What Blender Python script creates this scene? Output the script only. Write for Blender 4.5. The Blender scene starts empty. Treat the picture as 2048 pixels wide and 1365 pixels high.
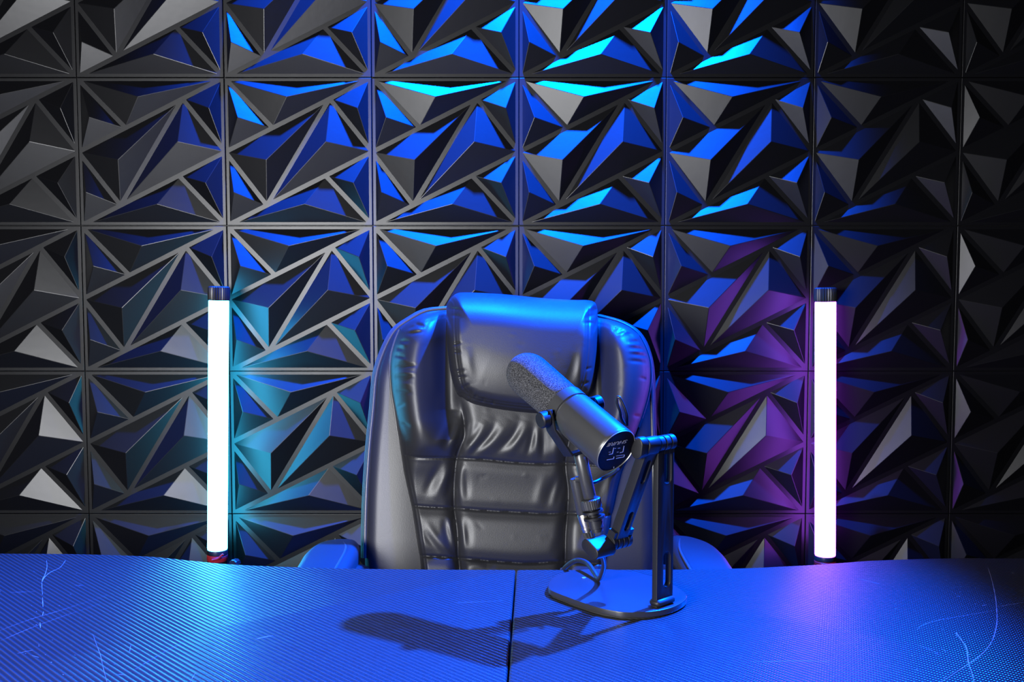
import bpy, bmesh, math, random
import numpy as np
from mathutils import Vector, Matrix

random.seed(7)
scene = bpy.context.scene
COL = scene.collection

# ------------------------------------------------------------------ camera
F = 1991.0; CX, CY = 1024.0, 682.5; CZ = 1.13; PITCH = math.radians(3.77)
cp, sp = math.cos(PITCH), math.sin(PITCH)
cam_d = bpy.data.cameras.new('camera'); cam = bpy.data.objects.new('camera', cam_d); COL.objects.link(cam)
cam.location = (0, 0, CZ); cam.rotation_euler = (math.pi/2 - PITCH, 0, 0)
cam_d.sensor_width = 36; cam_d.lens = F/2048*36; cam_d.clip_start = .05; cam_d.clip_end = 50
scene.camera = cam
scene.cycles.caustics_reflective = False
scene.cycles.caustics_refractive = False
scene.view_settings.view_transform = 'Standard'; scene.view_settings.look = 'None'
scene.view_settings.gamma = 1; scene.view_settings.exposure = 0.0
scene.view_settings.use_curve_mapping = False

def at(px, py, Y):
    a = (px-CX)/F; b = -(py-CY)/F
    t = Y/(cp + b*sp)
    return Vector((a*t, Y, CZ + t*(b*cp - sp)))
def atz(px, py, z):
    a = (px-CX)/F; b = -(py-CY)/F
    t = (z-CZ)/(b*cp - sp)
    return Vector((a*t, t*(cp+b*sp), z))
def atz_np(px, py, Y):
    a = (px-CX)/F; b = -(py-CY)/F
    t = Y/(cp + b*sp)
    return np.stack([a*t, Y, CZ + t*(b*cp - sp)], -1)
def proj(P):
    dz = P[2]-CZ
    d = P[1]*cp - dz*sp; u = P[1]*sp + dz*cp
    return (CX + F*P[0]/d, CY - F*u/d)

# ------------------------------------------------------------------ materials
def mat(name, base=(.03,.03,.03), rough=.5, metal=0.0, spec=.5, bump=None, coat=0.0, emit=None, es=0.0):
    m = bpy.data.materials.new(name); m.use_nodes = True
    nt = m.node_tree; b = nt.nodes['Principled BSDF']
    b.inputs['Base Color'].default_value = (*base, 1)
    b.inputs['Roughness'].default_value = rough
    b.inputs['Metallic'].default_value = metal
    b.inputs['Specular IOR Level'].default_value = spec
    b.inputs['Coat Weight'].default_value = coat
    if emit:
        b.inputs['Emission Color'].default_value = (*emit, 1); b.inputs['Emission Strength'].default_value = es
    if bump:
        sc, st, dist, det = bump
        tc = nt.nodes.new('ShaderNodeTexCoord'); n = nt.nodes.new('ShaderNodeTexNoise')
        n.inputs['Scale'].default_value = sc; n.inputs['Detail'].default_value = det
        bp = nt.nodes.new('ShaderNodeBump'); bp.inputs['Strength'].default_value = st; bp.inputs['Distance'].default_value = dist
        nt.links.new(tc.outputs['Object'], n.inputs['Vector']); nt.links.new(n.outputs['Fac'], bp.inputs['Height'])
        nt.links.new(bp.outputs['Normal'], b.inputs['Normal'])
    return m
M = {}
M['pvc'] = mat('black_pvc_panel', (.003,.003,.004), .395, bump=(60,.05,.002,3))
M['leather'] = mat('black_leather', (.020,.020,.022), .42, bump=(700,.22,.0006,4))
M['leather_smooth'] = mat('black_leather_headrest', (.020,.020,.022), .42, bump=(700,.22,.0006,4))
M['piping'] = mat('leather_piping', (.055,.055,.058), .33, bump=(900,.2,.0005,2))
M['black_metal'] = mat('black_powder_coated_metal', (.009,.009,.010), .46, spec=.32, bump=(1500,.12,.0003,2))
M['mic_body'] = mat('microphone_dark_grey_metal', (.030,.030,.031), .34, metal=.0, bump=(2500,.1,.0002,2))
M['base_metal'] = mat('satin_black_base', (.022,.022,.024), .30, bump=(1500,.1,.0002,2))
M['cap'] = mat('microphone_cap_black', (.003,.003,.004), .5, spec=.12)
M['rim'] = mat('microphone_rim', (.25,.25,.24), .35, metal=.7)
M['silver'] = mat('satin_nickel', (.62,.58,.50), .3, metal=1.0)
M['foam'] = mat('grey_foam_windscreen', (.085,.085,.09), 1.0, spec=.15, bump=(1100,1.0,.005,5))
def speckle(m):
    nt = m.node_tree; N = nt.nodes; L = nt.links
    tc = N.new('ShaderNodeTexCoord'); n = N.new('ShaderNodeTexNoise'); n.inputs['Scale'].default_value = 900; n.inputs['Detail'].default_value = 2
    cr = N.new('ShaderNodeValToRGB'); cr.color_ramp.elements[0].position = .40; cr.color_ramp.elements[0].color = (.03,.03,.033,1)
    cr.color_ramp.elements[1].position = .66; cr.color_ramp.elements[1].color = (.17,.17,.18,1)
    L.new(tc.outputs['Object'], n.inputs['Vector']); L.new(n.outputs['Fac'], cr.inputs['Fac']); L.new(cr.outputs['Color'], N['Principled BSDF'].inputs['Base Color'])
speckle(M['foam'])
M['letter'] = mat('grey_lettering', (.20,.20,.24), .5)
M['mark'] = mat('silver_emblem', (.55,.55,.55), .35, metal=.6)
M['plastic'] = mat('black_plastic', (.015,.015,.016), .4)
M['rubber'] = mat('black_rubber', (.012,.012,.012), .7)
M['red'] = mat('red_plastic', (.55,.03,.04), .4)
M['floor'] = mat('dark_floor', (.02,.02,.022), .55, bump=(30,.1,.002,4))
M['ceil'] = mat('dark_ceiling', (.015,.015,.017), .9, bump=(40,.1,.002,4))
M['scratch'] = mat('scratch_scuff', (.20,.20,.23), .6)
M['cyan_tube'] = mat('cyan_light_tube', (.8,.8,.8), .5, emit=(.045,.60,1.0), es=25)
M['purple_tube'] = mat('purple_light_tube', (.8,.8,.8), .5, emit=(.40,.07,1.0), es=13)
M['cable'] = mat('black_cable', (.015,.015,.016), .38)

def carbon():
    m = bpy.data.materials.new('carbon_fibre_vinyl'); m.use_nodes = True
    nt = m.node_tree; N = nt.nodes; L = nt.links; b = N['Principled BSDF']
    b.inputs['Roughness'].default_value = .28; b.inputs['Specular IOR Level'].default_value = .6
    tc = N.new('ShaderNodeTexCoord'); sx = N.new('ShaderNodeSeparateXYZ'); L.new(tc.outputs['Object'], sx.inputs[0])
    def mth(op, a, bb=None):
        n = N.new('ShaderNodeMath'); n.operation = op
        for i, v in enumerate((a, bb)):
            if v is None: continue
            if isinstance(v, (int, float)): n.inputs[i].default_value = v
            else: L.new(v, n.inputs[i])
        return n.outputs[0]
    s = mth('ADD', sx.outputs['X'], sx.outputs['Y'])
    k = 2*math.pi/.0078
    diag = mth('SINE', mth('MULTIPLY', s, k))
    kx = 2*math.pi/.0039
    weave = mth('MULTIPLY', mth('SINE', mth('MULTIPLY', sx.outputs['X'], kx)), mth('SINE', mth('MULTIPLY', sx.outputs['Y'], kx)))
    h = mth('ADD', mth('MULTIPLY', diag, .7), mth('MULTIPLY', weave, .40))
    bp = N.new('ShaderNodeBump'); bp.inputs['Strength'].default_value = 1.0; bp.inputs['Distance'].default_value = .00034
    L.new(h, bp.inputs['Height']); L.new(bp.outputs['Normal'], b.inputs['Normal'])
    cr = N.new('ShaderNodeMapRange'); cr.inputs['From Min'].default_value = -1; cr.inputs['From Max'].default_value = 1
    cr.inputs['To Min'].default_value = .006; cr.inputs['To Max'].default_value = .035
    L.new(h, cr.inputs['Value'])
    cb = N.new('ShaderNodeCombineColor')
    for i in range(3): L.new(cr.outputs[0], cb.inputs[i])
    L.new(cb.outputs[0], b.inputs['Base Color'])
    return m
M['carbon'] = carbon()

# ------------------------------------------------------------------ object helpers
def tag(o, label=None, cat=None, group=None, kind=None):
    if label: o['label'] = label
    if cat: o['category'] = cat
    if group: o['group'] = group
    if kind: o['kind'] = kind
    return o
def empty(name, loc, label, cat, group=None):
    o = bpy.data.objects.new(name, None); COL.objects.link(o); o.location = loc; o.empty_display_size = .05
    bpy.context.view_layer.update()
    return tag(o, label, cat, group)
def finish(name, me, m, parent=None, smooth=True, angle=40):
    for mm in (m if isinstance(m, (list, tuple)) else [m]): me.materials.append(mm)
    o = bpy.data.objects.new(name, me); COL.objects.link(o)
    if smooth:
        bm = bmesh.new(); bm.from_mesh(me)
        for f in bm.faces: f.smooth = True
        for e in bm.edges:
            if len(e.link_faces) == 2 and e.calc_face_angle(0) > math.radians(angle): e.smooth = False
        bm.to_mesh(me); bm.free()
    if parent is not None:
        o.parent = parent; o.matrix_parent_inverse = parent.matrix_world.inverted()
    return o
def from_bm(name, bm, m, parent=None, smooth=True, angle=40):
    bmesh.ops.recalc_face_normals(bm, faces=bm.faces)
    me = bpy.data.meshes.new(name); bm.to_mesh(me); bm.free()
    return finish(name, me, m, parent, smooth, angle)
def frame(axis, hint=(0,0,1)):
    z = Vector(axis).normalized(); h = Vector(hint)
    if abs(z.dot(h)) > .97: h = Vector((1,0,0))
    x = h.cross(z).normalized(); y = z.cross(x)
    return x, y, z
def lathe_bm(bm, prof, org, axis, seg=48, ribs=None, loop=False):
    x, y, z = frame(axis); org = Vector(org); rings = []
    for s, r in prof:
        ring = []
        for i in range(seg):
            a = 2*math.pi*i/seg; rr = r*(1 + (ribs if (ribs and i % 2) else 0))
            ring.append(bm.verts.new(org + z*s + x*(rr*math.cos(a)) + y*(rr*math.sin(a))))
        rings.append(ring)
    for A, B in zip(rings, rings[1:] + ([rings[0]] if loop else [])):
        for i in range(seg):
            j = (i+1) % seg
            bm.faces.new((A[i], A[j], B[j], B[i]))
    for ring in (() if loop else (rings[0], rings[-1])):
        bm.faces.new(ring)
    return bm
def lathe(name, prof, org, axis, m, parent=None, seg=48, ribs=None, angle=40, loop=False):
    bm = bmesh.new(); lathe_bm(bm, prof, org, axis, seg, ribs, loop)
    return from_bm(name, bm, m, parent, angle=angle)
def catmull(pts, n, closed=False):
    P = [Vector(p) for p in pts]; out = []
    N = len(P); segs = N if closed else N-1
    for i in range(segs):
        if closed: a, b, c, d = P[(i-1) % N], P[i], P[(i+1) % N], P[(i+2) % N]
        else: a, b, c, d = P[max(i-1,0)], P[i], P[i+1], P[min(i+2,N-1)]
        for k in range(n):
            t = k/n
            out.append(.5*((2*b) + (c-a)*t + (2*a-5*b+4*c-d)*t*t + (3*b-a-3*c+d)*t**3))
    if not closed: out.append(P[-1].copy())
    return out
def tube_bm(bm, pts, r, seg=10, closed=False):
    n = len(pts); rings = []; prev = None
    for i, p in enumerate(pts):
        if closed: t = pts[(i+1) % n]-pts[(i-1) % n]
        else: t = pts[min(i+1, n-1)]-pts[max(i-1, 0)]
        t = t.normalized()
        if prev is None: x, y, _ = frame(t)
        else:
            x = (prev - t*prev.dot(t)).normalized(); y = t.cross(x)
        prev = x
        rr = r[i] if isinstance(r, (list, tuple)) else r
        rings.append([bm.verts.new(p + x*(rr*math.cos(2*math.pi*k/seg)) + y*(rr*math.sin(2*math.pi*k/seg))) for k in range(seg)])
    pairs = list(zip(rings, rings[1:])) + ([(rings[-1], rings[0])] if closed else [])
    for A, B in pairs:
        for k in range(seg):
            bm.faces.new((A[k], A[(k+1) % seg], B[(k+1) % seg], B[k]))
    if not closed:
        bm.faces.new(rings[0][::-1]); bm.faces.new(rings[-1])
    return bm
def tube(name, pts, r, m, parent=None, seg=10, closed=False):
    bm = bmesh.new(); tube_bm(bm, pts, r, seg, closed)
    return from_bm(name, bm, m, parent, angle=60)
def box_bm(bm, c, half, ax=None):
    c = Vector(c); ax = ax or (Vector((1,0,0)), Vector((0,1,0)), Vector((0,0,1)))
    vs = [bm.verts.new(c + ax[0]*(half[0]*i) + ax[1]*(half[1]*j) + ax[2]*(half[2]*k)) for i in (-1,1) for j in (-1,1) for k in (-1,1)]
    for f in ((0,1,3,2),(4,6,7,5),(0,4,5,1),(2,3,7,6),(0,2,6,4),(1,5,7,3)): bm.faces.new([vs[i] for i in f])
    return bm
def box(name, c, half, m, parent=None, bev=.002, ax=None, seg=2):
    bm = bmesh.new(); box_bm(bm, c, half, ax)
    if bev: bmesh.ops.bevel(bm, geom=list(bm.edges), offset=bev, segments=seg, profile=.5, affect='EDGES')
    return from_bm(name, bm, m, parent)
def plate(name, loops, half, bev, mtx, m, parent=None, bres=2):
    """flat shape with holes given in its own plane, with real thickness"""
    cu = bpy.data.curves.new(name, 'CURVE'); cu.dimensions = '2D'; cu.fill_mode = 'BOTH'
    cu.extrude = max(half-bev, 0); cu.bevel_depth = bev; cu.bevel_resolution = bres; cu.offset = -bev
    for lp in loops:
        s = cu.splines.new('POLY'); s.points.add(len(lp)-1)
        for i, p in enumerate(lp): s.points[i].co = (p[0], p[1], 0, 1)
        s.use_cyclic_u = True
    tmp = bpy.data.objects.new('tmp', cu); COL.objects.link(tmp)
    dg = bpy.context.evaluated_depsgraph_get()
    me = bpy.data.meshes.new_from_object(tmp.evaluated_get(dg))
    bpy.data.objects.remove(tmp); bpy.data.curves.remove(cu)
    me.transform(mtx); me.name = name; me.materials.clear()
    bm = bmesh.new(); bm.from_mesh(me); bmesh.ops.remove_doubles(bm, verts=bm.verts, dist=1e-6); bm.to_mesh(me); bm.free()
    return finish(name, me, m, parent, angle=35)
def basis(o, x, y, z):
    m = Matrix.Identity(4)
    for i in range(3):
        m[i][0] = x[i]; m[i][1] = y[i]; m[i][2] = z[i]; m[i][3] = o[i]
    return m
def stadium(cx, cy, hw, hh, n=10):
    """upright rounded slot, radius hw"""
    out = []
    for i in range(n+1):
        a = math.pi*i/n; out.append((cx + hw*math.cos(a), cy + (hh-hw) + hw*math.sin(a)))
    for i in range(n+1):
        a = math.pi + math.pi*i/n; out.append((cx + hw*math.cos(a), cy - (hh-hw) + hw*math.sin(a)))
    return out
def copy_tree(o, parent=None):
    c = o.copy(); COL.objects.link(c)
    if parent is not None: c.parent = parent
    for ch in list(o.children): copy_tree(ch, c)
    return c

# ------------------------------------------------------------------ the room
WY = 2.055
def slab(name, c, half, m):
    o = box(name, c, half, m, bev=0); tag(o, kind='structure'); return o
floor = slab('floor', (0, .2, -.05), (2.6, 2.4, .05), M['floor'])
wall = slab('wall_back', (0, WY+.008+.05, 1.70), (2.6, .05, 1.75), M['plastic'])
slab('ceiling', (0, .2, 3.5), (2.6, 2.4, .05), M['ceil'])

# relief panel, 30 cm square, eight pyramids on flat bands
T = .30
V = {'tl':(0,0),'tr':(1,0),'bl':(0,1),'br':(1,1),'ml':(0,.5),'mr':(1,.5),'c':(.325,.338),'d':(.715,.1425),'f':(.277,.8615),'g':(.680,.660)}
HP = .0185
CELLS = [
 (['tl','tr','c'], (.437,.139), HP),
 (['tl','c','ml'], (.104,.276), HP),
 (['tr','mr','d'], (.911,.214), HP),
 (['ml','d','f'], (.294,.560), HP*1.08),
 (['d','mr','f'], (.698,.439), HP*1.08),
 (['ml','f','bl'], (.068,.777), HP),
 (['g','mr','br'], (.879,.714), HP),
 (['bl','g','br'], (.547,.857), HP),
]
def panel_mesh():
    bm = bmesh.new()
    g = .0005
    # base slab with a tiny bevel so each seam catches light
    b0 = bmesh.new(); box_bm(b0, (0,.004,0), (T/2-g, .004, T/2-g))
    bmesh.ops.bevel(b0, geom=list(b0.edges), offset=.0011, segments=2, profile=.5, affect='EDGES')
    me0 = bpy.data.meshes.new('t'); b0.to_mesh(me0); b0.free(); bm.from_mesh(me0); bpy.data.meshes.remove(me0)
    for names, ap, h in CELLS:
        P = [np.array([(V[n][0]-.5)*T, (.5-V[n][1])*T]) for n in names]
        cen = sum(P)/3
        lines = []
        for i in range(3):
            a, b = P[i], P[(i+1) % 3]
            onb = (abs(abs(a[0])-T/2) < 1e-6 and abs(a[0]-b[0]) < 1e-6) or (abs(abs(a[1])-T/2) < 1e-6 and abs(a[1]-b[1]) < 1e-6)
            w = .0072 if onb else .0046
            d = (b-a)/np.linalg.norm(b-a); n = np.array([-d[1], d[0]])
            if n.dot(cen-a) < 0: n = -n
            lines.append((a+n*w, d))
        Q = []
        for i in range(3):
            (p, d), (q, e) = lines[i-1], lines[i]
            t = np.linalg.solve(np.array([[d[0], -e[0]], [d[1], -e[1]]]), q-p)
            Q.append(p + d*t[0])
        b1 = bmesh.new()
        bs = [b1.verts.new((q[0], -0.0, q[1])) for q in Q]
        lo = [b1.verts.new((q[0], .002, q[1])) for q in Q]
        apv = b1.verts.new(((ap[0]-.5)*T, -h, (.5-ap[1])*T))
        for i in range(3):
            j = (i+1) % 3
            b1.faces.new((bs[i], bs[j], apv)); b1.faces.new((lo[i], lo[j], bs[j], bs[i]))
        b1.faces.new(lo)
        ridge = [e for e in b1.edges if apv in e.verts]
        bmesh.ops.bevel(b1, geom=ridge, offset=.0006, segments=1, profile=.5, affect='EDGES')
        me1 = bpy.data.meshes.new('t'); b1.to_mesh(me1); b1.free(); bm.from_mesh(me1); bpy.data.meshes.remove(me1)
    bmesh.ops.recalc_face_normals(bm, faces=bm.faces)
    me = bpy.data.meshes.new('wall_panel'); bm.to_mesh(me); bm.free()
    me.materials.append(M['pvc'])
    return me
pm = panel_mesh()
X0 = .0143; ZT = 1.532
for r in range(-3, 5):
    for k in range(-6, 6):
        o = bpy.data.objects.new('wall_panel', pm); COL.objects.link(o)
        o.location = (X0 + (k+.5)*T, WY + random.uniform(-.0003, .0003), ZT - (r-.5)*T - T)
        o.rotation_euler = (random.uniform(-.0022,.0022), 0, random.uniform(-.0022,.0022))
        o.parent = wall

# ------------------------------------------------------------------ the table
ZTAB = .75
table = empty('table', (0, .9, 0), 'long curved desk in glossy black carbon-fibre vinyl, scratched, split by a centre seam', 'table')
edge_px = [(0,1107),(110,1107.5),(190,1109),(300,1113),(380,1121),(440,1127),(500,1130.5),(560,1133),(640,1135.5),(740,1137.5),(880,1139),(1024,1139.5),
           (1180,1139.5),(1340,1139),(1430,1137.5),(1500,1136),(1560,1133),(1620,1130),(1680,1126),(1740,1121.5),(1850,1117.5),(1950,1116),(2047,1116.5)]
edge = [atz(x, y, ZTAB) for x, y in edge_px]
edge = [Vector((-1.15, edge[0].y+.012, 0))] + edge + [Vector((1.15, edge[-1].y+.012, 0))]
edge = [Vector((p.x, p.y, 0)) for p in catmull([Vector((p.x,p.y,0)) for p in edge], 5)]
s0 = atz(1032, 1140, ZTAB); s1 = atz(1015, 1365, ZTAB)
def seam_x(y): return s0.x + (s1.x-s0.x)*(y-s0.y)/(s1.y-s0.y)
gap = .0008
yb = s0.y
left_loop = [(p.x, p.y) for p in edge if p.x < s0.x-gap-.004] + [(seam_x(yb)-gap, yb), (seam_x(.5)-gap, .5), (-1.15, .5)]
right_loop = [(seam_x(yb)+gap, yb)] + [(p.x, p.y) for p in edge if p.x > s0.x+gap+.004] + [(1.15, .5), (seam_x(.5)+gap, .5)]
TH = .016
def scratch_pts(pl): return [atz(x, y, ZTAB) for x, y in pl]
SCR = {  # (width mm, polyline in the table top)
 'l': [(.9,[(131,1122),(120,1136),(100,1146),(88,1157),(83,1168)]),(.8,[(93,1122),(94,1135),(90,1150),(84,1164),(85,1190)]),
       (.7,[(85,1196),(86,1215)]),(.7,[(87,1224),(85,1232)]),(.9,[(80,1246),(81,1257)]),
       (.5,[(186,1270),(193,1290),(201,1312),(206,1335),(214,1365)]),(.4,[(0,1262),(60,1240),(130,1219),(215,1191)]),
       (.4,[(0,1283),(80,1250),(200,1208)]),(.4,[(270,1340),(320,1310),(370,1283)]),(.8,[(34,1308),(66,1301)]),
       (.5,[(64,1312),(78,1316)]),(.5,[(150,1172),(168,1172)]),(.4,[(20,1186),(70,1184)]),(.4,[(910,1206.5),(950,1205),(1005,1202.5)]),
       (1.6,[(512,1279.5),(528,1275.5),(546,1272)]),(.8,[(235,1350),(250,1351)]),(.5,[(262,1290),(259,1305)]),(.5,[(380,1365),(392,1345)])],
 'r': [(1.0,[(1976,1137),(1982,1155),(1988,1180),(1992,1205),(1994,1240),(1991,1262),(1983,1285),(1968,1305),(1948,1322),(1925,1337),(1890,1360),(1880,1365)]),
       (1.4,[(1912,1265),(1922,1280),(1931,1293),(1935,1308),(1937,1328),(1943,1345),(1948,1365)]),
       (.5,[(1834,1262),(1842,1253),(1870,1243),(1930,1232),(1988,1222)]),(.6,[(1715,1158),(1737,1163),(1759,1169)]),
       (.8,[(1964,1212),(1972,1211)]),(.9,[(2021,1144),(2029,1149)]),(.6,[(1882,1298),(1892,1304)]),(.5,[(1500,1325),(1590,1323),(1660,1324)]),
       (.5,[(1990,1215),(2047,1206)]),(.8,[(1912,1265),(1914,1275)]),(.4,[(1825,1288),(1860,1300),(1880,1312)])]}
for side, loop in (('l', left_loop), ('r', right_loop)):
    o = plate('tabletop', [loop], TH, .0030, basis((0,0,ZTAB-TH), Vector((1,0,0)), Vector((0,1,0)), Vector((0,0,1))), [M['carbon'], M['scratch']], table, 3)
    bm = bmesh.new(); bm.from_mesh(o.data)
    for w, pl in SCR[side]:
        P = catmull(scratch_pts(pl), 6); n = len(P); prev = None
        for i, p in enumerate(P):
            t = (P[min(i+1,n-1)]-P[max(i-1,0)]).normalized(); s = Vector((-t.y, t.x, 0))
            ww = w*.00048*(.35+.65*math.sin(math.pi*min(max(i/(n-1),.08),.92)))*random.uniform(.5,1.2)
            pr = (bm.verts.new(p+s*ww+Vector((0,0,.00012))), bm.verts.new(p-s*ww+Vector((0,0,.00012))))
            if prev:
                f = bm.faces.new((prev[0], prev[1], pr[1], pr[0])); f.material_index = 1
                if f.normal.z < 0: f.normal_flip()
            prev = pr
    # small flecks
    rr = random.Random(3 if side == 'l' else 5)
    for _ in range(46):
        if side == 'l': q = atz(rr.gauss(110, 95), rr.uniform(1125, 1360), ZTAB)
        else: q = atz(rr.gauss(1930, 90), rr.uniform(1125, 1360), ZTAB)
        if abs(q.x) > 1.1 or q.y > 1.3: continue
        e = rr.uniform(.0002, .0008); a = rr.uniform(0, 3.14)
        vs = [bm.verts.new((q.x+e*rr.uniform(.6,1.2)*math.cos(a+k*math.pi/3), q.y+e*rr.uniform(.6,1.2)*math.sin(a+k*math.pi/3), ZTAB+.00012)) for k in range(6)]
        f = bm.faces.new(vs); f.material_index = 1
        if f.normal.z < 0: f.normal_flip()
    bm.to_mesh(o.data); bm.free()
box('frame', (0, .83, .70), (.98, .22, .0175), M['black_metal'], table, .004)
for sx in (-1, 1):
    for sy in (.62, 1.05):
        bm = bmesh.new(); box_bm(bm, (sx*.9, sy, .342), (.025, .025, .342))
        bmesh.ops.bevel(bm, geom=list(bm.edges), offset=.004, segments=2, affect='EDGES', profile=.5)
        from_bm('leg', bm, M['black_metal'], table)

# ------------------------------------------------------------------ light tubes
def light_tube(pxt, pyt, pxb, pyb, r, m, side, label):
    Y = 1.975
    top = at(pxt, pyt, Y); bot = at(pxb, pyb, Y)
    ax = (top-bot).normalized(); L = (top-bot).length
    base = bot - ax*(.05+.62); foot = Vector((bot.x, Y, 0))
    t = empty('light_tube', (bot.x, Y, bot.z-.06), label, 'light tube')
    lathe('glowing_tube', [(0,r*.96),(.0015,r),(L-.0015,r),(L,r*.96)], bot, ax, m, t)
    lathe('top_cap', [(0,r*1.06),(.004,r*1.10),(.022,r*1.10),(.026,r*1.06),(.028,r*.9)], top+ax*.0003, ax, M['plastic'], t, seg=56, ribs=-.06, angle=25)
    lathe('bottom_cap', [(0,r*1.0),(-.002,r*1.04),(-.009,r*1.04),(-.0095,r*.9)], bot-ax*.0003, ax, M['plastic'], t)
    o = lathe('red_ring', [(-.0100,r*.98),(-.0115,r*1.05),(-.021,r*1.05),(-.023,r*.98)], bot, ax, M['red'], t)
    o['label'] = 'red plastic ring at the foot of the tube'
    lathe('handle', [(-.0232,r*.9),(-.024,r),(-.062,r),(-.064,r*.9)], bot, ax, M['plastic'], t, ribs=-.05, seg=40)
    if side == 'l':
        p = [bot+ax*z+Vector((x, -r*1.12, 0)) for x, z in ((-.004,-.016),(.008,-.013),(.0145,-.007),(.018,-.004))]
        tube('wrist_strap', catmull(p, 4), .0022, M['red'], t)
    # stand behind the desk
    st = empty('light_stand', (bot.x, Y, 0), ('slim black stand behind the desk carrying the cyan light tube' if side == 'l' else 'slim black stand behind the desk carrying the purple light tube'), 'light stand')
    hz = (bot-ax*.0645).z
    lathe('pole', [(.055,.009),(hz-.03,.009)], (bot.x,Y,0), (0,0,1), M['black_metal'], st, 24)
    lathe('spigot', [(0,.013),(.002,.014),(.028,.014),(.0295,.010)], (bot.x,Y,hz-.0305), (0,0,1), M['black_metal'], st, 24)
    for k in range(3):
        a = math.radians(90+120*k) if False else math.radians(30+120*k)
        d = Vector((math.cos(a), math.sin(a), 0))
        rr = .10 if d.y > .1 else .16
        tube('leg', [Vector((bot.x,Y,.16))+d*.008, Vector((bot.x,Y,.008))+d*rr], .006, M['black_metal'], st)
    if side == 'l':
        c = at(474.5, 1126, Y)
        lathe('clamp_knob', [(0,.008),(.003,.0095),(.018,.0095),(.020,.008)], c, (-.2,-1,.1), M['plastic'], st, 20, ribs=-.08, angle=25)
        tube('clamp_arm', [c+Vector((0,.002,0)), Vector((bot.x+.012, Y, c.z-.05)), Vector((bot.x+.004, Y, c.z-.07))], .005, M['black_metal'], st)
    return t
light_tube(437.5, 601.5, 434.8, 1099, .0196, M['cyan_tube'], 'l', 'glowing cyan light tube standing upright at the left of the chair')
light_tube(1651, 604, 1650.3, 1111, .0204, M['purple_tube'], 'r', 'glowing purple light tube standing upright at the right of the chair')

# ------------------------------------------------------------------ the chair
chair = empty('office_chair', (0, 1.62, 0), 'high-backed executive office chair in padded black leather behind the desk', 'chair')
def Yp(py): return 1.775 - .105*(np.asarray(py, float)-600)/537.0
def curve_px(pts, n):
    P = catmull([Vector((x, y, 0)) for x, y in pts], 14)
    A = np.array([(p.x, p.y) for p in P]); d = np.r_[0, np.cumsum(np.linalg.norm(np.diff(A, axis=0), axis=1))]
    t = np.linspace(0, d[-1], n)
    return np.stack([np.interp(t, d, A[:,0]), np.interp(t, d, A[:,1])], -1)
def coons(L, R, Tt, Bb, nu, nv):
    L = curve_px(L, nv); R = curve_px(R, nv); Tt = curve_px(Tt, nu); Bb = curve_px(Bb, nu)
    u = np.linspace(0,1,nu)[None,:,None]; v = np.linspace(0,1,nv)[:,None,None]
    P = (1-u)*L[:,None,:] + u*R[:,None,:] + (1-v)*Tt[None] + v*Bb[None] \
        - ((1-u)*(1-v)*L[0] + u*(1-v)*R[0] + (1-u)*v*L[-1] + u*v*R[-1])
    return P, L, R, Tt, Bb
def dist_pl(P, pl):
    """distance of every point to a polyline, and the position along it (0..1)"""
    A = np.array(pl, float); best = np.full(P.shape[:2], 1e9); pos = np.zeros(P.shape[:2])
    seg = np.linalg.norm(np.diff(A, axis=0), axis=1); tot = seg.sum(); acc = 0
    for i in range(len(A)-1):
        a, b = A[i], A[i+1]; d = b-a; l2 = (d**2).sum()
        t = np.clip(((P-a)@d)/l2, 0, 1)
        q = a + t[...,None]*d; dd = np.linalg.norm(P-q, axis=-1)
        m = dd < best; best = np.where(m, dd, best); pos = np.where(m, (acc+t*seg[i])/tot, pos); acc += seg[i]
    return best, pos
def smooth_pl(pl): return [(p.x, p.y) for p in catmull([Vector((x,y,0)) for x,y in pl], 5)]
def rnd(e, R):
    x = np.clip(e/R, 0, 1); return np.sqrt(np.maximum(1-(1-x)**2, 0))
def gau(d, s): return np.exp(-(d/s)**2)
def pad(name, P, Yf, thick, m, parent):
    """padded panel: relief front, side skirt and a back, one closed mesh"""
    nv, nu = P.shape[:2]
    W = atz_np(P[...,0], P[...,1], Yf)
    verts = [tuple(w) for w in W.reshape(-1,3)]; faces = []
    idx = lambda j,i: j*nu+i
    for j in range(nv-1):
        for i in range(nu-1): faces.append((idx(j,i), idx(j+1,i), idx(j+1,i+1), idx(j,i+1)))
    ring = [idx(0,i) for i in range(nu)] + [idx(j,nu-1) for j in range(1,nv)] + [idx(nv-1,i) for i in range(nu-2,-1,-1)] + [idx(j,0) for j in range(nv-2,0,-1)]
    cen = W.reshape(-1,3).mean(0); prev = ring
    for k, (t, s) in enumerate(((.35,1.004),(.75,1.0),(.95,.985),(1.0,.96))):
        cur = []
        for r in ring:
            w = np.array(verts[r]); q = cen + (w-cen)*s; verts.append((q[0], w[1]+thick*t, q[2])); cur.append(len(verts)-1)
        n = len(ring)
        for i in range(n): faces.append((prev[i], prev[(i+1)%n], cur[(i+1)%n], cur[i]))
        prev = cur
    faces.append(tuple(prev))
    me = bpy.data.meshes.new(name); me.from_pydata(verts, [], faces); me.update()
    return finish(name, me, m, parent, angle=70)

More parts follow.
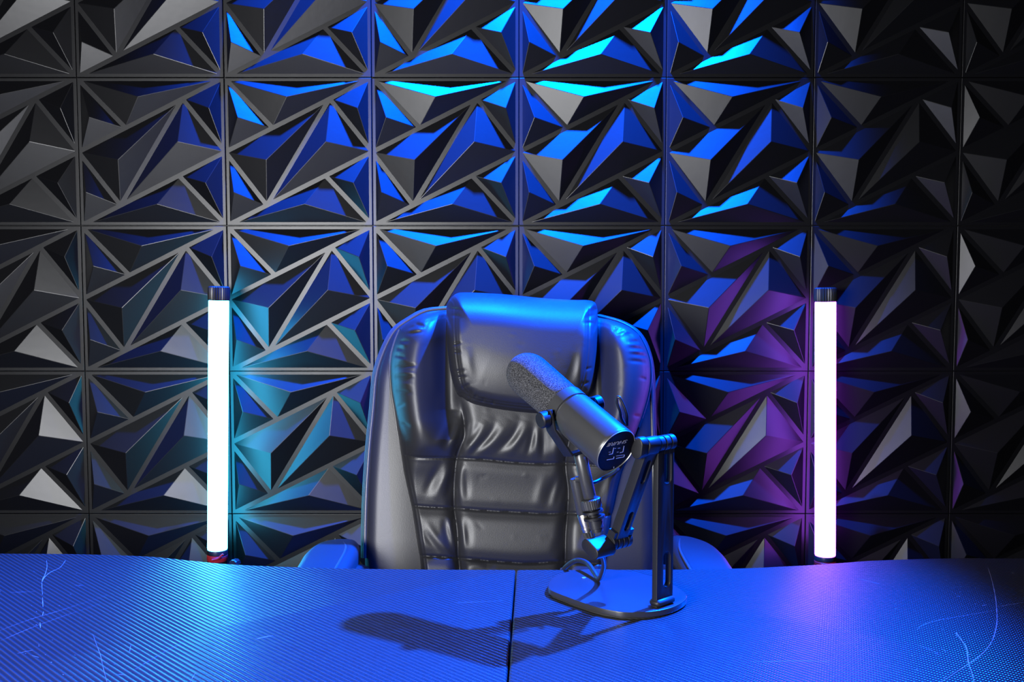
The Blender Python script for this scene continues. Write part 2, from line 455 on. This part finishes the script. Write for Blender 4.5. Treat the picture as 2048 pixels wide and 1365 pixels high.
# back shell
shL = [(893,617),(852,622),(818,640),(794,657),(778,680),(762,717),(751.5,756),(746,820),(739,890),(733,980),(730.5,1056),(730,1117),(733,1230)]
shR = [(1195,633),(1236,644),(1266,660),(1283,680),(1294,706),(1301,740),(1303,790),(1305,850),(1307,930),(1309,1020),(1309,1070),(1309,1120),(1306,1230)]
P, L_, R_, T_, B_ = coons(shL, shR, [(893,617),(990,610),(1100,618),(1195,633)], [(733,1230),(1020,1240),(1306,1230)], 150, 170)
outl = np.concatenate([L_[::-1], T_, R_]); e, _ = dist_pl(P, outl[::3])
Y0 = Yp(P[...,1]) + .012
shellY = Y0 - .022*rnd(e, 26) - .004*gau(np.abs(P[...,0]-800), 60)
back = pad('backrest', P, shellY, .075, M['leather'], chair)
def piping(pl, dy, r, parent, lift=0):
    pts = []
    for x, y in pl:
        pts.append(at(x, y, float(Yp(y)) + dy))
    return tube('piping', catmull(pts, 3), r, M['piping'], parent, 8)
for dy, off in ((.004, .5), (.026, -2.0), (.050, -4.0)):
    piping([(x+off+(.0 if dy < .02 else 0), y) for x, y in shL[:12]], dy, .0040, back)
for dy, off in ((.004, -.5), (.026, 2.0), (.050, 4.0)):
    piping([(x+off, y) for x, y in shR[:12]], dy, .0040, back)

# front cushion
cuL = [(800,660),(791,682),(783,712),(781,745),(784,785),(790,822),(797,872),(807,944),(822.6,1018),(833,1082),(840.5,1133),(850,1230)]
cuR = [(1278,672),(1291,697),(1299,722),(1301,750),(1298,780),(1290,812),(1276,855),(1258,905),(1240,955),(1226,1018),(1216,1075),(1211,1133),(1204,1230)]
cuT = [(800,660),(818,645),(840,634),(866,627),(893,622),(950,618),(1100,622),(1197,637),(1232,645),(1258,656),(1278,672)]
P, L_, R_, T_, B_ = coons(cuL, cuR, cuT, [(850,1230),(1020,1236),(1204,1230)], 250, 290)
X, Yy = P[...,0], P[...,1]
outl = np.concatenate([L_[::-1], T_, R_]); e, _ = dist_pl(P, outl[::4])
lowf = np.clip((Yy-840)/160, 0, 1); lowf = lowf*lowf*(3-2*lowf)
Rr = 52*(1-lowf) + 16*lowf
relief = (.046*(1-lowf)+.026*lowf)*rnd(e, Rr)
# side bolsters
dl, _ = dist_pl(P, smooth_pl([(846,640),(832,690),(828,760),(832,830),(850,890)]))
dr, _ = dist_pl(P, smooth_pl([(1232,655),(1246,700),(1250,760),(1240,830),(1215,890)]))
relief += .026*(gau(dl, 46)+gau(dr, 46))*(1-.85*lowf)
# valley either side of the headrest
relief -= .022*gau(np.abs(X-(895+.02*(Yy-600))), 24)*np.clip((880-Yy)/60,0,1)*rnd(e,30)
relief -= .022*gau(np.abs(X-1196), 24)*np.clip((880-Yy)/60,0,1)*rnd(e,30)
# seams
vs_l = smooth_pl([(922,800),(925,820),(929,850),(928,875),(914,913),(909,955),(908,1013),(914,1060),(916,1110),(919,1140),(922,1230)])
vs_r = smooth_pl([(1150,800),(1142,860),(1131,926),(1136,979),(1134.6,1026),(1131,1069),(1130,1123),(1128,1230)])
hs = [[(812,911),(840,916),(914,917),(975,920),(1024,925),(1084,928),(1130,927),(1170,929),(1236,935)],
      [(826,1012),(860,1015),(908,1017),(975,1022),(1034,1025),(1090,1028),(1134,1027),(1180,1029),(1222,1032)],
      [(840,1112),(905,1116),(975,1122),(1054,1127),(1130,1124),(1210,1129)]]
for pl in (vs_l, vs_r):
    d, _ = dist_pl(P, pl); k = np.clip((Yy-800)/40, 0, 1)
    relief -= k*(.0085*gau(d, 12) + .0035*gau(d, 3.2))
for pl in hs:
    d, pos = dist_pl(P, smooth_pl(pl)); st = .95+.05*np.cos(X*2*math.pi/7.0)
    relief -= .0040*gau(d, 15) + .0028*gau(d, 2.6)*st
# second stitch row just inside the cushion edge, lower half
relief -= .0012*gau(np.abs(e-11), 2.2)*np.clip((Yy-870)/30,0,1) 
relief -= .0010*gau(np.abs(e-11), 2.2)*np.clip((800-Yy)/30,0,1)*(.7+.3*np.cos((X+Yy)*2*math.pi/8))
def fold(pl, amp, s, taper=True):
    global relief
    d, pos = dist_pl(P, smooth_pl(pl))
    w = np.sin(math.pi*np.clip(pos,.04,.96)) if taper else 1
    relief += amp*gau(d, s)*w
F_ = [  # ridges (+) and valleys (-), mm
 ([(922,912),(942,888),(960,862),(975,838)], 3.2, 8), ([(935,890),(950,868),(962,845)], -3.0, 7),
 ([(950,913),(985,885),(1008,858),(1022,836)], 3.0, 9), ([(935,915),(968,885),(985,862),(992,840)], -3.4, 7),
 ([(1012,914),(1036,882),(1050,858),(1056,838)], 3.2, 8), ([(985,912),(1020,880),(1034,858),(1040,838)], -3.0, 7),
 ([(1052,916),(1062,885),(1068,850)], -3.0, 6), ([(1070,916),(1075,885),(1078,850)], 2.6, 8), ([(1084,924),(1086,890),(1083,850)], -3.2, 7),
 ([(1105,924),(1112,895),(1118,860)], 2.6, 9),
 ([(928,905),(926,880),(934,850),(930,820)], 3.0, 5),
 ([(884,905),(900,870),(912,835)], -2.8, 7), ([(897,905),(909,875),(917,845)], 2.4, 6), ([(868,900),(885,870),(897,835)], 1.8, 7),
 ([(868,1003),(880,975),(897,945),(906,925)], 3.2, 8), ([(850,995),(862,965),(878,935),(890,922)], -3.2, 8), ([(888,1005),(899,975),(904,950)], -2.2, 6),
 ([(922,1005),(918,975),(921,945),(928,925)], 2.6, 6), ([(934,1005),(934,965),(930,935)], -1.8, 6),
 ([(916,1026),(924,1060),(927,1095),(924,1112)], 3.0, 6), ([(930,1030),(937,1065),(938,1100)], -1.8, 7),
 ([(900,1028),(902,1055),(908,1085),(912,1108)], 3.0, 6), ([(890,1030),(892,1060),(900,1095),(905,1110)], -3.2, 7),
 ([(850,1040),(868,1070),(892,1100),(900,1112)], 2.0, 7), ([(845,1060),(862,1085),(882,1108)], -1.8, 6),
 ([(1092,1022),(1100,990),(1115,955),(1126,935)], -2.4, 8), ([(1112,1020),(1119,990),(1128,950)], -2.6, 7), ([(1072,1020),(1080,985),(1092,945)], 1.5, 9),
 ([(1105,1118),(1115,1095),(1120,1070)], -2.0, 9),
 ([(1150,935),(1158,960),(1165,985)], 1.8, 8), ([(1222,940),(1205,965),(1196,1000)], -1.6, 8), ([(1172,905),(1192,880),(1215,862)], -2.4, 8), ([(1180,925),(1205,900),(1228,885)], 2.0, 8),
 ([(930,1136),(950,1130),(975,1133)], 2.4, 8),
]
for pl, a, s in F_: fold(pl, a*.00078, s*1.08)
# gathers along the cushion edges
def gather(x0, y0, x1, y1, a=-.0034, s=3.2):
    fold([(x0,y0),((x0+x1)/2+.5,(y0+y1)/2-1),(x1,y1)], a, s)
for g in ((786,735,832,731),(785,757,826,753),(790,782,822,786),(787,711,812,716),(792,697,808,700),(798,684,820,683),(806,670,846,664),(815,660,842,650),(828,648,850,655),(800,847,822,855),(792,815,812,808)):
    gather(*g)
for g in ((786,746,830,748),(788,768,824,770),(800,692,818,690),(812,664,846,657),(795,720,816,722)): gather(*g[:4], .0020, 4)
for g in ((1298,714,1262,709),(1296,727,1258,722),(1288,700,1262,697),(1280,685,1258,684),(1268,671,1248,668),(1252,660,1232,668),(1236,655,1224,664),(1294,760,1278,757),(1284,835,1266,832)):
    gather(*g)
for g in ((1292,706,1256,703),(1284,692,1254,690),(1258,664,1234,672)): gather(*g[:4], .0022, 4)
rng = np.random.default_rng(4)
for i in range(40):    # faint creasing of the hide
    x = rng.uniform(800,1270); y = rng.uniform(650,1120); a = rng.uniform(-.9,.9)+1.2; l = rng.uniform(10,26)
    fold([(x,y),(x+l*.5*math.cos(a)+rng.uniform(-2,2),y+l*.5*math.sin(a)),(x+l*math.cos(a),y+l*math.sin(a))], rng.uniform(-.0003,.0003), rng.uniform(4,7))
cushY = Yp(Yy) - .008 - relief
cush = pad('cushion', P, cushY, .02, M['leather'], chair)
def cpipe(pl, r=.0026, dy=-.012):
    pts = [at(x, y, float(Yp(y))+dy) for x, y in pl]
    return tube('piping', catmull(pts, 4), r, M['piping'], cush, 8)
cpipe([(x-1, y) for x, y in cuL[:7]]); cpipe([(x+1, y) for x, y in cuR[:7]])

# headrest pillow
heT = [(893,613),(899,600),(911,589),(931,586.5),(1003,590),(1085,598),(1150,602),(1180,602.5),(1191,607),(1195,620)]
heL = [(893,613),(892.5,652),(896.4,713),(902.6,754),(911,783),(924,799)]
heR = [(1195,620),(1195,650),(1193,703),(1187,754),(1179,785),(1167,806)]
heB = [(924,799),(940,808),(962,814.5),(1003,822),(1058,828.5),(1110,830),(1140,825),(1156,817),(1167,806)]
P, L_, R_, T_, B_ = coons(heL, heR, heT, heB, 170, 150)
X, Yy = P[...,0], P[...,1]
dT, _ = dist_pl(P, T_[::3]); dB, _ = dist_pl(P, B_[::3]); dL, _ = dist_pl(P, L_[::3]); dR, _ = dist_pl(P, R_[::3])
relief = .070*rnd(dT, 66)*(.55+.45*rnd(dB, 120))*(.30+.70*rnd(dL, 30))*(.30+.70*rnd(dR, 30))*(.25+.75*rnd(dB, 34))
relief += .006*gau(np.hypot(X-1040, (Yy-690)*1.0), 110)
for dd in (dL, dR):
    k = np.clip((Yy-600)/20, 0, 1)
    relief -= .0022*gau(np.abs(dd-17), 2.0) + .0010*gau(np.abs(dd-22), 1.6)
kb = np.clip((Yy-770)/20, 0, 1)
relief -= (.0020*gau(np.abs(dB-12), 2.0)+.0012*gau(np.abs(dB-17),1.6))*kb
for g in ((896,617,926,622),(898,632,924,634),(905,690,922,686),(905,703,921,705),(908,745,930,741),(912,757,934,754),(922,779,940,768),(936,790,944,780),(948,800,954,788),(965,806,968,795),(985,811,987,801)):
    gather(*g, -.0022, 2.8)
for g in ((1193,630,1172,636),(1192,648,1168,646),(1186,735,1172,741),(1180,765,1162,770)): gather(*g, -.0022, 3)
fold([(1150,700),(1140,750),(1120,790)], -.0012, 9); fold([(1165,690),(1158,740),(1150,780)], .0012, 7)
fold([(935,690),(938,730),(948,770)], .0012, 9)
for i in range(24):
    x = rng.uniform(930,1160); y = rng.uniform(606,800); l = rng.uniform(10,30); a = rng.uniform(-.5,.5)
    fold([(x,y),(x+l*.5,y+2*a),(x+l,y+5*a)], rng.uniform(-.00018,.00018), rng.uniform(4,8))
headY = Yp(Yy) - .030 - relief
head = pad('headrest', P, headY, .085, M['leather_smooth'], chair)

# armrests
def arm(side):
    s = side
    if s < 0: pl = [(-.331,1.36),(-.332,1.50),(-.334,1.57),(-.325,1.625),(-.300,1.650),(-.272,1.652),(-.256,1.640),(-.251,1.60),(-.250,1.50),(-.250,1.36),(-.270,1.325),(-.305,1.325)]
    else: pl = [(.339,1.36),(.339,1.49),(.340,1.56),(.333,1.62),(.312,1.660),(.288,1.674),(.268,1.670),(.262,1.62),(.259,1.50),(.258,1.36),(.272,1.325),(.315,1.325)]
    loop = [(p.x, p.y) for p in catmull([Vector((x,y,0)) for x,y in pl], 6, closed=True)]
    if s < 0: loop = loop[::-1]
    a = plate('armrest', [loop], .024, .016, basis((0,0,.690-.024), Vector((1,0,0)), Vector((0,1,0)), Vector((0,0,1))), M['leather'], chair, 6)
    pts = [Vector((x, y, .683)) for x, y in loop]
    xin = -.262 if s < 0 else .264
    tube('piping', catmull([Vector((xin+.004*s, 1.37, .6888)), Vector((xin+.004*s, 1.5, .6888)), Vector((xin+.007*s, 1.585, .6885)), Vector((xin+.018*s, 1.625 if s<0 else 1.645, .688))], 6), .0022, M['piping'], a, 8)
    # looped arm frame down to the seat
    fr = catmull([Vector((s*.268,1.36,.650)), Vector((s*.256,1.56,.652)), Vector((s*.243,1.64,.625)), Vector((s*.240,1.68,.54)), Vector((s*.25,1.62,.44)), Vector((s*.26,1.45,.405)), Vector((s*.27,1.30,.43)), Vector((s*.27,1.25,.54)), Vector((s*.266,1.28,.63)), Vector((s*.268,1.36,.648))], 8)
    tube('arm_frame', fr, .011, M['plastic'], chair, 12)
arm(-1); arm(1)
# seat and base
bm = bmesh.new(); box_bm(bm, (0, 1.40, .475), (.25, .245, .06))
bmesh.ops.bevel(bm, geom=list(bm.edges), offset=.045, segments=5, profile=.6, affect='EDGES')
from_bm('seat', bm, M['leather'], chair)
lathe('gas_column', [(.10,.028),(.26,.028),(.262,.018),(.40,.018)], (0,1.42,0), (0,0,1), M['black_metal'], chair, 24)
for k in range(5):
    a = math.radians(18+72*k); d = Vector((math.cos(a), math.sin(a), 0))
    lg = tube('base_leg', [Vector((0,1.42,.115)), Vector((0,1.42,.10))+d*.15, Vector((0,1.42,.075))+d*.29], [.020,.017,.012], M['plastic'], chair, 12)
    c = Vector((0,1.42,.029))+d*.29; n = Vector((-d.y, d.x, 0))
    lathe('caster', [(-.022,.024),(-.020,.028),(-.004,.028),(-.003,.010),(.003,.010),(.004,.028),(.020,.028),(.022,.024)], c, n, M['plastic'], lg, 24)
    tube('caster_stem', [c+Vector((0,0,.004)), c+Vector((0,0,.05))], .006, M['black_metal'], lg, 10)

# ------------------------------------------------------------------ microphone
YC = 1.065
cap = at(1232.3, 902.4, YC)
best = None
for i in range(600):
    Yd = YC + i*.0004
    q = at(1060, 753, Yd)
    if (q-cap).length >= .163: best = q; break
dome = best; AX = (dome-cap).normalized(); LD = (dome-cap).length
def s_at(px):   # distance along the axis whose image falls in that column
    lo, hi = 0, .2
    for _ in range(40):
        mid = (lo+hi)/2
        if proj(cap+AX*mid)[0] > px: lo = mid
        else: hi = mid
    return lo
s_groove = s_at(1146); s_ring = s_at(1128)
r0 = 49.5*YC/F; r1 = .0254; rd = 44.5*dome.y/F
rb = lambda s: r0 + (r1-r0)*s/s_ring
mic = empty('microphone', cap, 'black broadcast microphone with grey foam windscreen, aimed up at the chair', 'microphone')
lathe('body', [(.0022,r0*.93),(.0012,r0*.955),(.0,r0*.975),(.0010,r0*1.0),(.004,r0*1.005),(.02,rb(.02)),(s_groove-.001,rb(s_groove)),(s_groove,rb(s_groove)-.0012)], cap, AX, M['mic_body'], mic, 96)
lathe('collar', [(s_groove+.0002,r1-.0016),(s_groove+.0016,r1-.0014),(s_groove+.0022,r1+.0004),(s_ring-.001,r1+.0006),(s_ring,r1-.001)], cap, AX, M['mic_body'], mic, 96)
pr = [(s_ring+.0003, r1-.0022),(s_ring+.003, r1-.0004)]
n = 8
for i in range(1, n+1): pr.append((s_ring+.003+(LD-s_ring-.003)*i/n, (r1-.0004)+(rd-r1+.0004)*i/n))
for i in range(1, 15):
    a = math.pi/2*i/14*.985; pr.append((LD + .030*math.sin(a), rd*max(math.cos(a)**.82, .02)))
foam = lathe('windscreen', pr, cap, AX, M['foam'], mic, 96, angle=80)
foam['label'] = 'grey foam windscreen'
lathe('end_rim', [(.0004,r0*.958),(-.0004,r0*.958),(-.0009,r0*.968),(-.0004,r0*.978),(.0004,r0*.978)], cap, AX, M['rim'], mic, 96, loop=True)
lathe('end_cap', [(.0002,r0*.962),(.0010,r0*.955),(.0012,r0*.5)], cap, AX, M['cap'], mic, 96)
# pivot axis, perpendicular to the body, and the up direction of the cap face
ap = None
px_, pz_ = .98, .20
py_ = -(AX.x*px_ + AX.z*pz_)/AX.y
PV = Vector((px_, py_, pz_)).normalized()
UPc = PV.cross(AX); UPc = UPc if UPc.z > 0 else -UPc
UPc.normalize()
# end-cap lettering: upside down, as on the microphone
def lettering(text, size, org, xdir, ydir, zdir, m, parent, shear=.25, bold=.0, ex=.0002):
    cu = bpy.data.curves.new('lettering', 'FONT'); cu.body = text; cu.size = size; cu.shear = shear; cu.offset = bold; cu.extrude = ex
    cu.align_x = 'CENTER'; cu.align_y = 'CENTER'; cu.space_character = 1.0
    tmp = bpy.data.objects.new('tmp', cu); COL.objects.link(tmp)
    dg = bpy.context.evaluated_depsgraph_get(); me = bpy.data.meshes.new_from_object(tmp.evaluated_get(dg))
    bpy.data.objects.remove(tmp); bpy.data.curves.remove(cu)
    me.transform(basis(org, xdir, ydir, zdir)); me.materials.clear()
    return finish('lettering', me, m, parent, smooth=False)
OUT = -AX
face0 = cap + OUT*.0
cap_pt = lambda px, py: None
def on_cap(px, py, lift=.0003):
    a = (px-CX)/F; b = -(py-CY)/F
    d = Vector((a, cp + b*sp, b*cp - sp)); o = Vector((0,0,CZ)); pt = cap + OUT*lift
    t = (pt-o).dot(AX)/d.dot(AX)
    return o + d*t
zc = lambda u, v: (1180+u/11.375, 840+v/11.375)
c_txt = on_cap(*zc(638, 528))
eL_, eR_ = on_cap(*zc(425,572)), on_cap(*zc(865,487))
xt = (eL_-eR_).normalized(); yt = OUT.cross(xt).normalized()
wid = (eL_-eR_).length
lettering('SHURE', wid*.335, c_txt, xt, yt*.62, OUT, M['letter'], mic, shear=.28, bold=.00010)
bm = bmesh.new()
for seg in ([(540,640),(512,775),(435,790)], [(775,600),(750,735),(685,750)], [(385,915),(540,888),(545,845)], [(598,880),(772,846),(785,800)], [(600,828),(770,800)], [(560,655),(590,650)], [(635,650),(685,643)], [(615,740),(650,735)], [(430,740),(470,735)], [(545,1070),(540,1105)]):
    for (a0, a1) in zip(seg, seg[1:]):
        p, q = on_cap(*zc(*a0)), on_cap(*zc(*a1)); t = (q-p).normalized(); s = OUT.cross(t)
        big = len(seg) == 3
        box_bm(bm, (p+q)/2, ((q-p).length/2+.0001, .00045 if big else .00022, .00018), (t, s, OUT))
em = from_bm('emblem', bm, M['mark'], mic, smooth=False)
# yoke
s_p = s_at(1141); piv = cap + AX*s_p
Q = Vector((.22, 0, -.975)); Q.y = -(PV.x*Q.x+PV.z*Q.z)/PV.y; Q.normalize()
Nn = PV.cross(Q).normalized()
hw = rb(s_p)+.0052
ycen = [(-hw,-.009),(-hw,.014),(-.016,.047),(.016,.047),(hw,.014),(hw,-.009)]
def strip_outline(c, t):
    out_, inn = [], []
    for i, p in enumerate(c):
        p = Vector((*p,0)); a = Vector((*c[max(i-1,0)],0)); b = Vector((*c[min(i+1,len(c)-1)],0))
        d1 = (p-a).normalized() if i > 0 else (b-p).normalized(); d2 = (b-p).normalized() if i < len(c)-1 else d1
        n1 = Vector((-d1.y,d1.x,0)); n2 = Vector((-d2.y,d2.x,0)); n_ = (n1+n2).normalized(); k = t/max(n_.dot(n1), .3)
        out_.append((p.x+n_.x*k, p.y+n_.y*k)); inn.append((p.x-n_.x*k, p.y-n_.y*k))
    return out_ + inn[::-1]
plate('yoke', [strip_outline(ycen, .0014)], .0085, .0006, basis(piv, PV, Q, PV.cross(Q)), M['black_metal'], mic)
for sgn in (-1, 1):
    prof = [(0,.0080),(.0012,.0092),(.0095,.0092),(.0108,.0080)]
    k = lathe('pivot_knob', prof, piv+PV*sgn*(hw+.0018), PV*sgn, M['black_metal'], mic, 40)
    lathe('pivot_pin', [(0,.004),(.004,.004)], piv+PV*sgn*(hw-.0052), PV*sgn, M['black_metal'], k, 20)
# stem under the yoke
st0 = piv + Q*.0486; 
def q_len(py):
    lo, hi = 0, .3
    for _ in range(40):
        mid = (lo+hi)/2
        if proj(piv+Q*mid)[1] < py: lo = mid
        else: hi = mid
    return lo
zs = [q_len(y) for y in (997, 998, 1018, 1019.5)]
lathe('stem', [(.0487,.0068),(.050,.0075),(zs[0]-.001,.0075),(zs[0],.0068)], piv, Q, M['mic_body'], mic, 40)
lathe('locking_ring', [(zs[1],.0108),(zs[1]+.001,.0117),(zs[2]-.001,.0117),(zs[2],.0108)], piv, Q, M['mic_body'], mic, 60, ribs=-.03, angle=20)
z2, z3, z4, z5 = q_len(1021), q_len(1026), q_len(1033), q_len(1039)
lathe('thread_washer', [(zs[3],.006),(z2,.006),(z2+.0003,.0118),(z3,.0120),(z3+.0003,.0065),(z4,.0065),(z4+.0003,.0124),(z5-.0004,.0124),(z5,.006)], piv, Q, M['black_metal'], mic, 24)
z6 = q_len(1064)
lathe('thread_adapter', [(z5+.0003,.0082),(z5+.010,.0082),(z5+.0105,.0068),(z6,.0068)], piv, Q, M['plastic'], mic, 32)
# connector barrel, nickel plug and strain relief, beside the stem
yb_ = piv.y + .006
def pt(px, py): return at(px, py, yb_)
b0_, b1_ = pt(1151.5, 957), pt(1166, 1028); axb = (b1_-b0_).normalized(); LB = (b1_-b0_).length
lathe('connector_barrel', [(0,.0062),(.001,.0072),(LB-.001,.0072),(LB,.0066)], b0_, axb, M['mic_body'], mic, 40)
c1 = pt(1175.5, 1063); LC = (c1-b1_).length; axc = (c1-b1_).normalized()
o = lathe('plug', [(.0002,.0066),(.001,.0070),(LC*.55,.0070),(LC*.56,.0064),(LC*.72,.0064),(LC*.73,.0068),(LC*.84,.0068),(LC*.85,.0062),(LC,.0060)], b1_, axc, M['silver'], mic, 40)
o['label'] = 'nickel cable plug'
c2 = pt(1183.5, 1087); LR = (c2-c1).length; axr = (c2-c1).normalized()
lathe('strain_relief', [(.0002,.0066),(.002,.0070),(LR,.0056)], c1, axr, M['rubber'], mic, 28, ribs=-.14, angle=20)
# little link holding the barrel to the stem
box('connector_bracket', (pt(1158,962)+ (piv+Q*q_len(958)))/2, (.0085,.0030,.0035), M['black_metal'], mic, .001)
# signal lead from the body to the barrel and the loop on the right
tube('signal_lead', catmull([at(1236,938,YC+.055), at(1226,946,YC+.07), at(1206,957,YC+.085), at(1186,966,yb_+.012), at(1164,966,yb_+.012), at(1155,962,yb_+.004)], 6), .0021, M['cable'], mic, 10)
LY = YC + .075
tube('signal_loop', catmull([at(1254,852,LY), at(1254,842,LY), at(1253.5,830,LY), at(1249,815,LY), at(1243,802,LY), at(1238,795,LY), at(1234,797,LY+.002), at(1234.5,807,LY+.004), at(1240,822,LY+.004), at(1243,838,LY+.004), at(1250,850,LY+.004)], 5), .0018, M['cable'], mic, 10)

# ------------------------------------------------------------------ microphone stand
A = Vector((.7507,.6606,0)); B = Vector((-.6606,.7507,0)); UZ = Vector((0,0,1))
ZB = ZTAB + .0085
corner = atz(1314.5, 1217, ZB)
pc = corner + A*.014 + B*.0045
stand = empty('microphone_stand', (pc.x, pc.y, ZTAB), 'black folding desk stand with rounded base and slotted arm holding the microphone', 'microphone stand')
bpx = [(1096.4,1174),(1099,1164),(1108,1154),(1127,1146),(1155,1140.5),(1197,1138.5),(1250,1142),(1303,1152),(1337,1165),(1358,1177),(1371,1188),(1373,1197),(1361,1207.5),(1336,1217.5),(1299,1224),(1252,1225),(1221,1221),(1189,1214),(1158,1203.5),(1127,1192),(1103,1182)]
loop = [(p.x, p.y) for p in catmull([Vector((*atz(x,y,ZB).xy, 0)) for x,y in bpx], 6, closed=True)]
bs = plate('base', [loop], .0034, .0010, basis((0,0,ZB-.0034), Vector((1,0,0)), Vector((0,1,0)), UZ), M['base_metal'], stand, 3)
cx_ = sum(p[0] for p in loop)/len(loop); cy_ = sum(p[1] for p in loop)/len(loop)
pl2 = [(cx_+(x-cx_)*.97, cy_+(y-cy_)*.97) for x,y in loop]
plate('rubber_pad', [pl2], .0008, .0002, basis((0,0,ZTAB+.0009), Vector((1,0,0)), Vector((0,1,0)), UZ), M['rubber'], stand, 1)
# small pale mark on the base
mk = atz(1168, 1156.5, ZB)
lathe('base_mark', [(0,.0026),(.0003,.0026)], mk+Vector((0,0,.0001)), (0,0,1), M['letter'], bs, 20)
# post: flat bar with slots
ztop = at(1325, 877, pc.y).z
hh = (ztop-ZB)
def zof(py): return at(1327, py, pc.y).z
pw = .0140
post_c = (zof(900)+ZB)/2; H = (zof(893)-ZB)/2
outer = [(-pw,0),(pw,0),(pw,2*H),(-pw,2*H)]
def slot(y0, y1, hw=.0060, cx=.003):
    a, b = zof(y1)-ZB, zof(y0)-ZB
    return stadium(cx, (a+b)/2, hw, (b-a)/2)[::-1]
plate('post', [outer, slot(903, 969), slot(1104, 1176)], .0038, .0008, basis((pc.x,pc.y,ZB), A, UZ, A.cross(UZ)), M['black_metal'], stand)
hc = Vector((pc.x, pc.y, zof(886)))
for a0 in (-.0140, -.0045, .0050):
    bm = bmesh.new(); lathe_bm(bm, [(0,.0080),(.0008,.0088),(.0078,.0088),(.0086,.0080)], hc+A*a0, A, 40)
    box_bm(bm, hc+A*(a0+.0043)-UZ*.006, (.0040,.0044,.006), (A, B, UZ))
    from_bm('hinge_finger', bm, M['black_metal'], stand)
bm = bmesh.new(); box_bm(bm, pc*1.0 + Vector((0,0,ZB+.0043)) - Vector((0,0,pc.z)), (.0155,.0078,.0041), (A, B, UZ))
bmesh.ops.bevel(bm, geom=list(bm.edges), offset=.003, segments=3, profile=.3, affect='EDGES')
from_bm('foot', bm, M['black_metal'], stand)
# upper arm
h1 = hc - A*.0245 - UZ*.001
h2 = Vector(h1) + B*.044 - UZ*.0
# solve the lower end so that it meets the lower hinge of the photograph's arm
lo, hi = 0, .2
for _ in range(40):
    mid = (lo+hi)/2
    if proj(h1 + B*.047 - UZ*mid)[1] < 1082: lo = mid
    else: hi = mid
h2 = h1 + B*.047 - UZ*lo
D2 = (h2-h1).normalized(); L2 = (h2-h1).length
N2 = A.cross(D2).normalized()
outer = [(-.0098,.002),(.0098,.002),(.0098,L2-.004),(-.0098,L2-.004)]
def slot2(a, b): return stadium(.001, (a+b)/2*L2, .0036, (b-a)/2*L2)[::-1]
plate('upper_arm', [outer, slot2(.12,.36), slot2(.66,.86)], .0062, .0008, basis(h1, A, D2, A.cross(D2)), M['black_metal'], stand)
def stad_block(name, c, ax_dir, long_dir, r, hl, a0, a1, m=None, bev=.0012):
    ld = long_dir.normalized(); sd = ax_dir.cross(ld).normalized()
    return plate(name, [stadium(0, 0, r, hl, 14)], (a1-a0)/2, bev, basis(c + ax_dir*((a0+a1)/2), sd, ld, sd.cross(ld)), m or M['black_metal'], stand)
kd = (B*.15 - UZ)
stad_block('hinge_knob', h1, A, kd, .0078, .0122, -.0215, -.0100)
stad_block('hinge_barrel', h1, A, D2, .0085, .0110, -.0098, .0098)
for a0 in (-.0150, -.0068, .0014, .0096):
    bm = bmesh.new(); lathe_bm(bm, [(0,.0088),(.0008,.0096),(.0066,.0096),(.0074,.0088)], h2+A*a0, A, 40)
    box_bm(bm, h2+A*(a0+.0037)-D2*.008, (.0034,.0052,.008), (A, N2, D2))
    from_bm('hinge_finger', bm, M['black_metal'], stand)
tilt = (-B*.87 - UZ*.49)
brc = h2
br = stad_block('bracket', brc - UZ*.002, A, tilt, .0074, .0138, -.0455, -.0155)
# microphone cable
cable = [c2+axr*-.002, c2+axr*.012, at(1202,1108,yb_+.012), at(1208,1128,yb_+.03), at(1204,1148,yb_+.045), at(1197,1158,yb_+.058), at(1188,1145,yb_+.075), at(1174,1127,yb_+.098), at(1154,1121.5,yb_+.118), at(1137,1130,yb_+.135), at(1127,1141,yb_+.150), Vector((.067,1.325,.722)), Vector((.067,1.27,.655)), Vector((.075,1.10,.52)), Vector((.085,1.06,.25)), Vector((.09,1.00,.008)), Vector((.10,.90,.005)), Vector((.02,.8,.005))]
cb = tube('microphone_cable', catmull(cable, 10), .0031, M['cable'], None, 12)
tag(cb, 'thin black cable dropping from the microphone plug and looping over the desk edge', 'cable')

# ------------------------------------------------------------------ lights
def spot(name, loc, target, power, color, size=60, blend=.5, radius=.03):
    l = bpy.data.lights.new(name, 'SPOT'); l.energy = power; l.color = color; l.spot_size = math.radians(size); l.spot_blend = blend; l.shadow_soft_size = radius
    o = bpy.data.objects.new(name, l); COL.objects.link(o); o.location = loc
    o.rotation_euler = (Vector(target)-Vector(loc)).to_track_quat('-Z','Y').to_euler(); return o
def area(name, loc, target, power, color, sx, sy):
    l = bpy.data.lights.new(name, 'AREA'); l.shape = 'RECTANGLE'; l.size = sx; l.size_y = sy; l.energy = power; l.color = color
    o = bpy.data.objects.new(name, l); COL.objects.link(o); o.location = loc
    o.rotation_euler = (Vector(target)-Vector(loc)).to_track_quat('-Z','Y').to_euler(); return o
BLUE = (.0,.085,1.0)
spot('blue_wall_spot', (-.05, 1.775, 3.30), (-.03, 2.70, .8), 17000, BLUE, 52, 1.0, .035)
spot('blue_desk_spot', (1.08, 1.90, 2.65), (-.10, 1.18, .80), 8500, BLUE, 35, .8, .03)
area('key_softbox', (-.82, -.05, 1.18), (-.1, 2.0, .98), 54.0, (.96,.97,1.0), .65, .38)

w = bpy.data.worlds.new('world'); scene.world = w; w.use_nodes = True
w.node_tree.nodes['Background'].inputs[0].default_value = (.10,.12,.2,1); w.node_tree.nodes['Background'].inputs[1].default_value = .02
